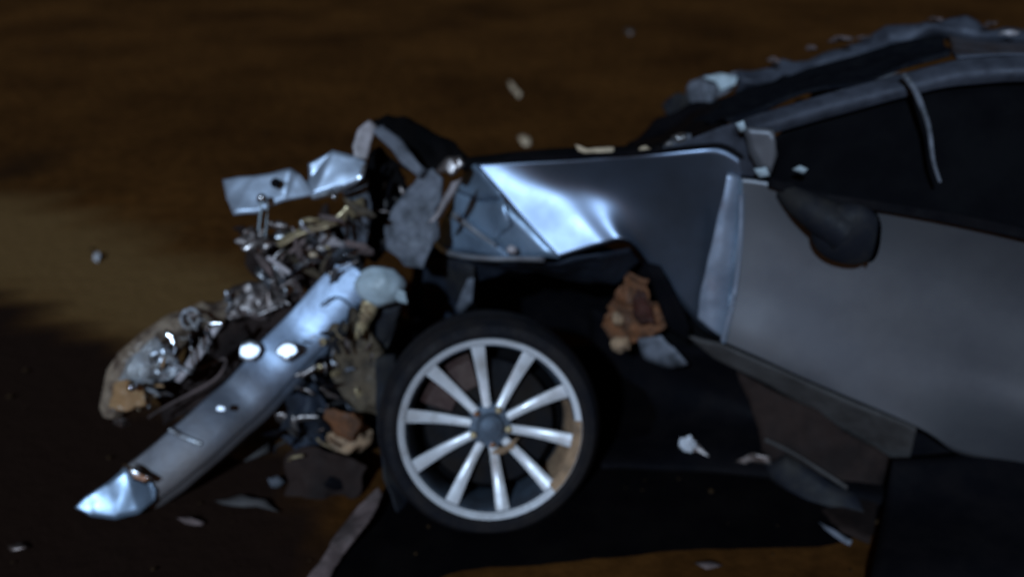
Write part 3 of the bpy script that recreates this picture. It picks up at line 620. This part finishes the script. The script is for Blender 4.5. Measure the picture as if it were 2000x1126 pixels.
torn('bottle_bracket', [U(740, 590, 2.12), U(785, 592, 2.12), U(770, 640, 2.12), U(750, 700, 2.1), U(730, 700, 2.1)], 'dark_plastic', car, 0.008, 0.008, 14, 6, 2)
# engine block mass in the dark between beam and wheel
eng = lump('engine_block', U(680, 800, 2.25), .17, .16, .24, 'black_plastic', car, 0.35, 2.5, 6, sub=4, sharp=30)
lump('gearbox', U(800, 720, 2.42), .18, .14, .18, 'black_plastic', car, 0.3, 2.5, 2, sub=4, sharp=30)
lump('engine_mount', U(640, 930, 1.98), .10, .08, .07, 'black_plastic', car, 0.5, 2.5, 9, sub=3, sharp=30)
torn('fan_shroud', [U(600, 640, 2.22), U(680, 570, 2.26), U(740, 620, 2.2), U(740, 780, 2.12), U(640, 820, 2.1), U(570, 760, 2.12), U(560, 700, 2.16)], 'black_plastic', car, 0.01, 0.03, 8, 4, 3, True, 20)
torn('splash_guard', [U(735, 700, 2.02), U(775, 690, 2.05), U(765, 800, 1.98), U(775, 900, 1.93), U(800, 985, 1.86), U(808, 1020, 1.82), U(780, 1000, 1.82), U(748, 930, 1.88), U(735, 820, 1.96)], 'dark_plastic', car, 0.006, 0.01, 10, 4, 3)
lump('rusty_filter', U(684, 848, 2.02), .055, .05, .062, 'mud_and_warm_light', car, 0.55, 2.2, 5, (0, R(30), 0), 4, 30)
torn('rusty_filter_shell', [U(640, 800, 1.965), U(690, 806, 1.96), U(705, 830, 1.955), U(690, 862, 1.95), U(655, 850, 1.96), U(632, 824, 1.965)], 'orange_foam', car, 0.008, 0.008, 22, 3, 2)
torn('cracked_casing', [U(632, 640, 2.10), U(690, 600, 2.12), U(745, 690, 2.08), U(742, 800, 2.02), U(700, 800, 2.02), U(655, 745, 2.06)], 'olive_dirt', car, 0.01, 0.03, 11, 3, 4, True, 22)
torn('cracked_casing', [U(560, 770, 2.06), U(610, 740, 2.07), U(640, 800, 2.04), U(625, 880, 1.99), U(570, 900, 1.98), U(540, 840, 2.02)], 'blue_liner', car, 0.01, 0.025, 11, 7, 4, True, 22)
torn('cracked_casing', [U(560, 890, 1.95), U(640, 880, 1.95), U(720, 910, 1.93), U(700, 960, 1.90), U(620, 1010, 1.87), U(560, 1000, 1.88)], 'brown_tray', car, 0.01, 0.025, 11, 9, 4, True, 22)
# small broken pieces among it
er = random.Random(11)
for i in range(34):
    px, py = er.uniform(612, 705), er.uniform(640, 800)
    if i > 18: px, py = er.uniform(545, 640), er.uniform(770, 960)
    if i > 26: px, py = er.uniform(690, 745), er.uniform(600, 780)
    Y = 2.06+(800-py)*0.0006-er.uniform(0, .04)
    if py > 830: Y = 1.93
    k = er.randrange(4); s = er.uniform(.008, .018)
    mm = er.choice(['steel', 'dull_steel', 'dull_steel', 'gold_metal', 'grey_primer', 'dull_steel', 'black_plastic', 'dark_plastic'])
    c = U(px, py, Y)
    if k == 0:
        torn('broken_bracket', [c+Vector((er.uniform(-1, 1)*s*.5+s*1.5*math.cos(a), er.uniform(-.4, .4)*s, s*1.3*math.sin(a))) for a in (0, 1.3, 2.4, 3.6, 5.0)], mm, car, 0.005, 0.006, 30, i, 1)
    elif k == 1:
        d = Vector((er.uniform(-1, 1), er.uniform(-.3, .3), er.uniform(-1, 1))).normalized()
        e_ = Vector((er.uniform(-1, 1), er.uniform(-.3, .3), er.uniform(-1, 1))).normalized()
        tube('broken_hose' if mm in ('black_plastic', 'dark_plastic') else 'broken_pipe', [c-d*s*2, c+e_*s, c+d*s*2], s*.33, mm, car, 7, 4)
    elif k == 2:
        lump('broken_casting', c, s*er.uniform(.6, 1.2), s*.6, s*er.uniform(.6, 1.2), mm, car, 0.7, 3, i, sub=2, sharp=25)
    else:
        q = Vector((er.uniform(-1, 1), -1, er.uniform(-.3, 1))).to_track_quat('Z', 'Y').to_matrix().to_4x4()
        lathe('broken_fitting', [(s*.3, .006), (s*.75, .006), (s*.85, .0), (s*.85, -.012), (s*.3, -.012)], mm, car, 14, Matrix.Translation(c) @ q, closed_prof=True)
for i in range(9):
    c = U(er.uniform(590, 700), er.uniform(580, 780), 2.14); pts = [c]
    for k in range(4): pts.append(pts[-1]+Vector((er.uniform(-.07, .07), er.uniform(-.03, .02), er.uniform(-.08, .03))))
    tube('loose_wire', pts, er.uniform(.0025, .005), er.choice(['black_plastic', 'dark_plastic']), car, 6, 5)
# wreckage behind the beam
torn('radiator_tank', [U(448, 575, 2.24), U(480, 552, 2.26), U(530, 545, 2.28), U(575, 540, 2.28), U(585, 560, 2.26), U(545, 590, 2.22), U(500, 612, 2.20), U(455, 625, 2.18), U(425, 610, 2.2)], 'dull_steel', car, 0.02, 0.014, 20, 4, 3, True, 25)
for i, (x0, y0, x1, y1) in enumerate(((560, 470, 690, 500), (600, 452, 680, 470), (575, 520, 640, 480), (640, 520, 700, 470))):
    torn('torn_core', [U(x0, y0, 2.24), U((x0+x1)/2, min(y0, y1)-8, 2.24), U(x1, y1, 2.25), U(x1-8, y1+16, 2.23), U((x0+x1)/2, max(y0, y1)+8, 2.22), U(x0+6, y0+18, 2.22)], ['dull_steel', 'pink_primer', 'torn_pink', 'grey_primer'][i], car, 0.008, 0.016, 22, i*2.0, 2, True, 22)
lump('bolt_head', U(612, 497, 2.18), .012, .01, .008, 'shard_tan', car, 0.3, 3, 4)
torn('core_backing', [U(545, 490, 2.30), U(600, 460, 2.32), U(700, 440, 2.32), U(720, 520, 2.30), U(660, 560, 2.28), U(560, 560, 2.28)], 'cabin', car, 0.01, 0.02, 12, 4, 2)
tube('shadow_line', [U(905, 322, 2.42), U(1050, 306, 2.36), U(1200, 300, 2.30), U(1300, 298, 2.26)], 0.02, 'cabin', car, 8, 4)  # black tube standing in for the line of shadow behind the fender top
carbox('bulkhead', -0.30, -0.02, 0.2, 1.4, 0.20, 0.52, 'cabin', 0.04)
torn('bumper_liner', [U(300, 760, 2.10), U(350, 690, 2.16), U(430, 610, 2.22), U(520, 556, 2.28), U(600, 530, 2.28), U(590, 600, 2.22), U(500, 700, 2.14), U(400, 790, 2.07), U(320, 830, 2.03)], 'brown_tray', car, 0.008, 0.03, 10, 5, 4, True, 25)
torn('core_backing', [U(470, 450, 2.26), U(540, 470, 2.27), U(700, 420, 2.30), U(720, 500, 2.28), U(620, 560, 2.27), U(540, 570, 2.26), U(490, 520, 2.26)], 'brown_tray', car, 0.008, 0.03, 12, 8, 4, True, 25)
shards(car, (480, 450, 700, 400, 700, 540, 520, 560), 26, 2.22, ['olive_dirt', 'torn_pink', 'steel', 'brown_tray', 'gold_metal'], 31, smin=.016, smax=.04)
# torn bumper skin between wheel and lower left
torn('bumper_skin', [G(600, 1132, .02), G(640, 1070, .04), U(690, 1000, 1.80), U(740, 952, 1.86), U(748, 968, 1.84), G(715, 1030, .05), G(668, 1085, .02), G(640, 1140, .015)], 'torn_pink', car, 0.006, 0.006, 14, 2, 3)

shards(car, (470, 440, 700, 420, 720, 540, 500, 560), 34, 2.20, ['dull_steel', 'pink_primer', 'steel', 'torn_pink', 'dull_steel', 'dark_plastic'], 3)
shards(car, (430, 585, 570, 530, 600, 580, 450, 640), 18, 2.20, ['dull_steel', 'torn_pink', 'steel', 'dull_steel'], 5)
shards(car, (590, 640, 740, 600, 750, 800, 570, 820), 36, 2.04, ['dull_steel', 'steel', 'gold_metal', 'black_plastic', 'dark_plastic', 'dull_steel', 'grey_primer'], 8, smax=.024)
shards(car, (520, 800, 640, 800, 660, 960, 540, 960), 16, 1.97, ['black_plastic', 'dark_plastic', 'dull_steel', 'black_plastic', 'trim_brown'], 9)
shards(car, (720, 300, 800, 300, 790, 470, 730, 480), 14, 2.34, ['dark_plastic', 'black_plastic', 'dull_steel', 'trim_brown'], 12)
# ================================================================== TORN-OFF BUMPER BEAM
beam = thing('bumper_beam', 'long bent silver bumper beam torn off and resting one end on the ground', 'bumper beam', G(240, 960, 0))
ctr = [U(706, 528, 2.20), U(650, 592, 2.17), U(590, 662, 2.13), U(520, 738, 2.07), U(430, 822, 1.98), U(350, 892, 1.91), U(300, 932, 1.88), U(262, 958, 1.86)]
cs = spline(ctr, 7)
bm = bmesh.new(); V = []
hw = 0.075
for i, p in enumerate(cs):
    d = (cs[min(i+1, len(cs)-1)]-cs[max(i-1, 0)]).normalized()
    view = (p-Vector((0, 0, CAM_H))).normalized()
    w = d.cross((sd-view).normalized()).normalized()      # across the face
    nrm = w.cross(d).normalized()
    if nrm.dot(view) > 0: nrm = -nrm
    if w.x < 0: w = -w
    t = i/(len(cs)-1); kink = -0.026*math.exp(-((t-0.37)/0.075)**2)+0.012*math.exp(-((t-0.50)/0.05)**2); k = 1-0.12*abs(t-0.4)
    pr = [(-1.0, -.055), (-1.0, -.006), (-.93, .002), (-.6, .006), (-.2, .009), (.2, .009), (.55, .006), (.72, .0), (.78, -.010), (.95, -.018), (1.0, -.024), (1.0, -.06)]
    V.append([bm.verts.new(p+w*(a*hw*k)+nrm*(b-kink)+wob(p+w*a*.1, .0018, 14, 2)) for a, b in pr])
split = int(len(V)*0.50)
coords = [[v.co.copy() for v in r_] for r_ in V]; bm.free()
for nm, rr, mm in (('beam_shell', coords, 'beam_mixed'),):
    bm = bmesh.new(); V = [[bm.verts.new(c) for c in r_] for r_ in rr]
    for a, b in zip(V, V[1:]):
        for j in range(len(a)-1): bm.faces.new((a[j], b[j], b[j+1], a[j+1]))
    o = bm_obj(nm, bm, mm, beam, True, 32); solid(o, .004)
torn('end_plate', [U(148, 990, 1.80), U(172, 966, 1.82), U(212, 940, 1.84), U(246, 912, 1.86), U(290, 936, 1.86), U(306, 958, 1.845), U(304, 978, 1.835), U(270, 1004, 1.80), U(228, 1012, 1.79), U(180, 1006, 1.79)], 'paint_bare', beam, 0.006, 0.004, 12, 5, 3, True, 70)
torn('crumpled_fold', [U(240, 905, 1.86), U(262, 912, 1.85), U(296, 938, 1.835), U(286, 945, 1.83), U(262, 936, 1.835)], 'chrome', beam, 0.005, 0.006, 26, 3, 2)
def beam_dot(px, py, Y, r):
    c = U(px, py, Y); hv = (sd+(Vector((0, 0, CAM_H))-c).normalized()).normalized()
    ex = hv.cross(Vector((0, 0, 1))).normalized(); ey = hv.cross(ex); q = random.Random(int(px))
    return torn('beam_glint', [c+(ex*math.cos(a*.785)*1.1+ey*math.sin(a*.785))*r*q.uniform(.75, 1.1) for a in range(8)], 'glint_metal', beam, .006, .002, 25, px*.1, 2, True, 60)
beam_dot(488, 683, 2.064, .030); beam_dot(560, 686, 2.060, .028); beam_dot(432, 797, 1.955, .010)  # near-white patches added as light reflections on the beam
strip_pts = [(330, 838, 392, 866), (372, 880, 398, 896)]
for (x0, y0, x1, y1) in strip_pts:
    tube('dent_ridge', [U(x0, y0, 1.935), U((x0+x1)/2, (y0+y1)/2+2, 1.93), U(x1, y1, 1.925)], .006, 'steel', beam, 6, 4)

# ================================================================== CRUSHED HEADLAMP
hl = thing('headlight', 'crushed headlamp unit with broken clear lens behind the bumper beam', 'headlight', G(260, 830, 0))
path = [U(222, 812, 2.02), U(238, 768, 2.04), U(275, 715, 2.07), U(320, 668, 2.11), U(372, 628, 2.15), U(430, 606, 2.20), U(470, 575, 2.24)]
rad = [.026, .055, .072, .062, .048, .034, .018]
ps = spline(path, 4); bm = bmesh.new(); rings = []
for i, p in enumerate(ps):
    t = i/(len(ps)-1)*(len(rad)-1); k = min(int(t), len(rad)-2); r = rad[k]+(rad[k+1]-rad[k])*(t-k)
    d = (ps[min(i+1, len(ps)-1)]-ps[max(i-1, 0)]).normalized(); a = d.cross(Vector((0, 1, .5))).normalized(); b = d.cross(a)
    rg = []
    for j in range(14):
        q = p+a*math.cos(j*math.pi/7)*r+b*math.sin(j*math.pi/7)*r*.8
        rg.append(bm.verts.new(q+wob(q, .016, 18, 3)))
    rings.append(rg)
for a, b in zip(rings, rings[1:]):
    for j in range(14): bm.faces.new((a[j], a[(j+1) % 14], b[(j+1) % 14], b[j]))
bm.faces.new(rings[0]); bm.faces.new(rings[-1])
bm_obj('housing', bm, 'lamp_body', hl, True, 22)
torn('lens', [U(228, 800, 1.965), U(225, 750, 1.985), U(262, 690, 2.01), U(310, 655, 2.04), U(330, 690, 2.02), U(300, 745, 1.99), U(262, 790, 1.965)], 'clear_lens', hl, .004, .012, 18, 2, 3, True, 18)
torn('amber_lens', [U(216, 800, 1.955), U(222, 752, 1.97), U(252, 735, 1.97), U(282, 760, 1.96), U(290, 790, 1.95), U(250, 800, 1.945)], 'amber_lens', hl, .006, .012, 22, 4, 3, True, 18)
torn('reflector', [U(292, 735, 1.985), U(300, 690, 2.0), U(325, 665, 2.02), U(345, 690, 2.0), U(352, 740, 1.98), U(318, 748, 1.975)], 'steel', hl, .005, .014, 24, 5, 3, True, 18)
lump('bulb', U(258, 755, 1.935), .012, .012, .012, 'chrome', hl, .1, 2, 2)
torn('trim_strip', [U(340, 742, 1.975), U(352, 748, 1.97), U(392, 700, 1.99), U(434, 632, 2.03), U(424, 628, 2.035), U(380, 682, 2.0)], 'pink_primer', hl, .006, .004, 18, 3, 2)
lathe('lamp_ring', [(.022, .004), (.030, .004), (.032, -.006), (.022, -.006)], 'steel', hl, 18, Matrix.Translation(U(372, 622, 2.10)) @ Vector((-.2, -.8, .6)).to_track_quat('Z', 'Y').to_matrix().to_4x4(), closed_prof=True)
for i in range(9):
    x = er.uniform(240, 400); y = 1010-x*0.98+er.uniform(-26, 36)
    c = U(x, y, 2.02+(x-240)*.0005-.02)
    torn('lens_splinter', [c+Vector((er.uniform(-.02, .02), er.uniform(-.008, .008), er.uniform(-.02, .02))) for k in range(4)], er.choice(['clear_lens', 'steel', 'dull_steel', 'pink_primer']), hl, .004, .004, 30, i, 1, False)
shards(hl, (215, 790, 380, 610, 440, 640, 300, 800), 40, 1.985, ['clear_lens', 'steel', 'dull_steel', 'clear_lens', 'shard_tan', 'chrome', 'amber_lens'], 21, ('lens_splinter', 'reflector_splinter'), .008, .022)
tube('lamp_wire', [U(390, 720, 2.06), U(440, 700, 2.06), U(420, 740, 2.04), U(330, 790, 2.0), U(290, 815, 1.96)], .004, 'torn_pink', hl, 6, 5)
lump('lamp_socket', U(238, 824, 1.97), .018, .015, .012, 'dull_steel', hl, .6, 3, 5, sub=2, sharp=25)

# ================================================================== DEBRIS ON THE GROUND
def debris(name, label, outline, m, z=0.02, th=0.008, amp=0.01, cat='debris', seed=1.0):
    pts = [G(x, y, .004+dz*.7) for (x, y, dz) in outline]
    o = torn(name, pts, m, None, th, amp, 25, seed, 1, True, 25)
    return tag(o, label, cat, 'loose fragments scattered on the ground')
debris('metal_shard', 'slanting tan shard lying alone on the far dirt above the fender', [(992, 158, .03), (1000, 160, .05), (1018, 182, .03), (1014, 190, .0), (1002, 180, .0)], 'shard_tan', .03, .012, .012, seed=2)
debris('metal_shard', 'small bright amber fragment on the dirt just above the fender edge', [(1012, 268, .02), (1024, 262, .05), (1036, 272, .03), (1036, 284, .0), (1022, 284, .0)], 'shard_tan', .03, .012, .012, seed=5)
debris('glass_fragment', 'tiny glinting fragment on the pale shoulder at the left', [(182, 494, .01), (192, 490, .03), (197, 500, .02), (190, 512, .0), (184, 508, .0)], 'white_plastic', .012, .006, .008, seed=3)
debris('plastic_shard', 'flat pale splinter on the ground right of the beam end plate', [(344, 1012, .01), (372, 1010, .02), (400, 1018, .01), (396, 1026, .0), (362, 1024, .0)], 'torn_pink', .012, .005, .004, seed=4)
debris('plastic_shard', 'faint pale flake on the ground in the lower left corner', [(16, 1066, .006), (40, 1060, .01), (56, 1066, .006), (40, 1074, .0), (20, 1076, .0)], 'dull_steel', .012, .005, .003, seed=6)
debris('plastic_shard', 'small grey crumb above the amber fragment on far dirt at right', [(1216, 60, .02), (1228, 56, .05), (1240, 62, .03), (1230, 68, .0)], 'dull_steel', .02, .01, .01, seed=8)
debris('plastic_shard', 'small pale flake lying between beam and wheel on bumper debris', [(520, 935, .02), (540, 928, .03), (556, 938, .02), (548, 950, .0), (528, 950, .0)], 'grey_primer', .02, .005, .006, seed=9)
debris('plastic_shard', 'olive plastic scrap on the shoulder under the middle of the beam', [(432, 838, .02), (470, 830, .03), (522, 850, .03), (528, 885, .01), (480, 900, .0), (440, 885, .0)], 'trim_brown', .02, .006, .01, seed=10)
debris('plastic_shard', 'pale curved lip scrap left of the torn bumper skin', [(420, 978, .01), (470, 968, .02), (520, 975, .02), (545, 998, .01), (500, 988, .0), (450, 990, .0)], 'trim_brown', .015, .005, .006, seed=11)
debris('plastic_shard', 'flat orange-brown scrap on the dirt at the bottom edge below the wheel', [(1358, 1098, .004), (1390, 1094, .008), (1410, 1104, .004), (1380, 1110, .0)], 'torn_pink', .012, .004, .003, seed=12)
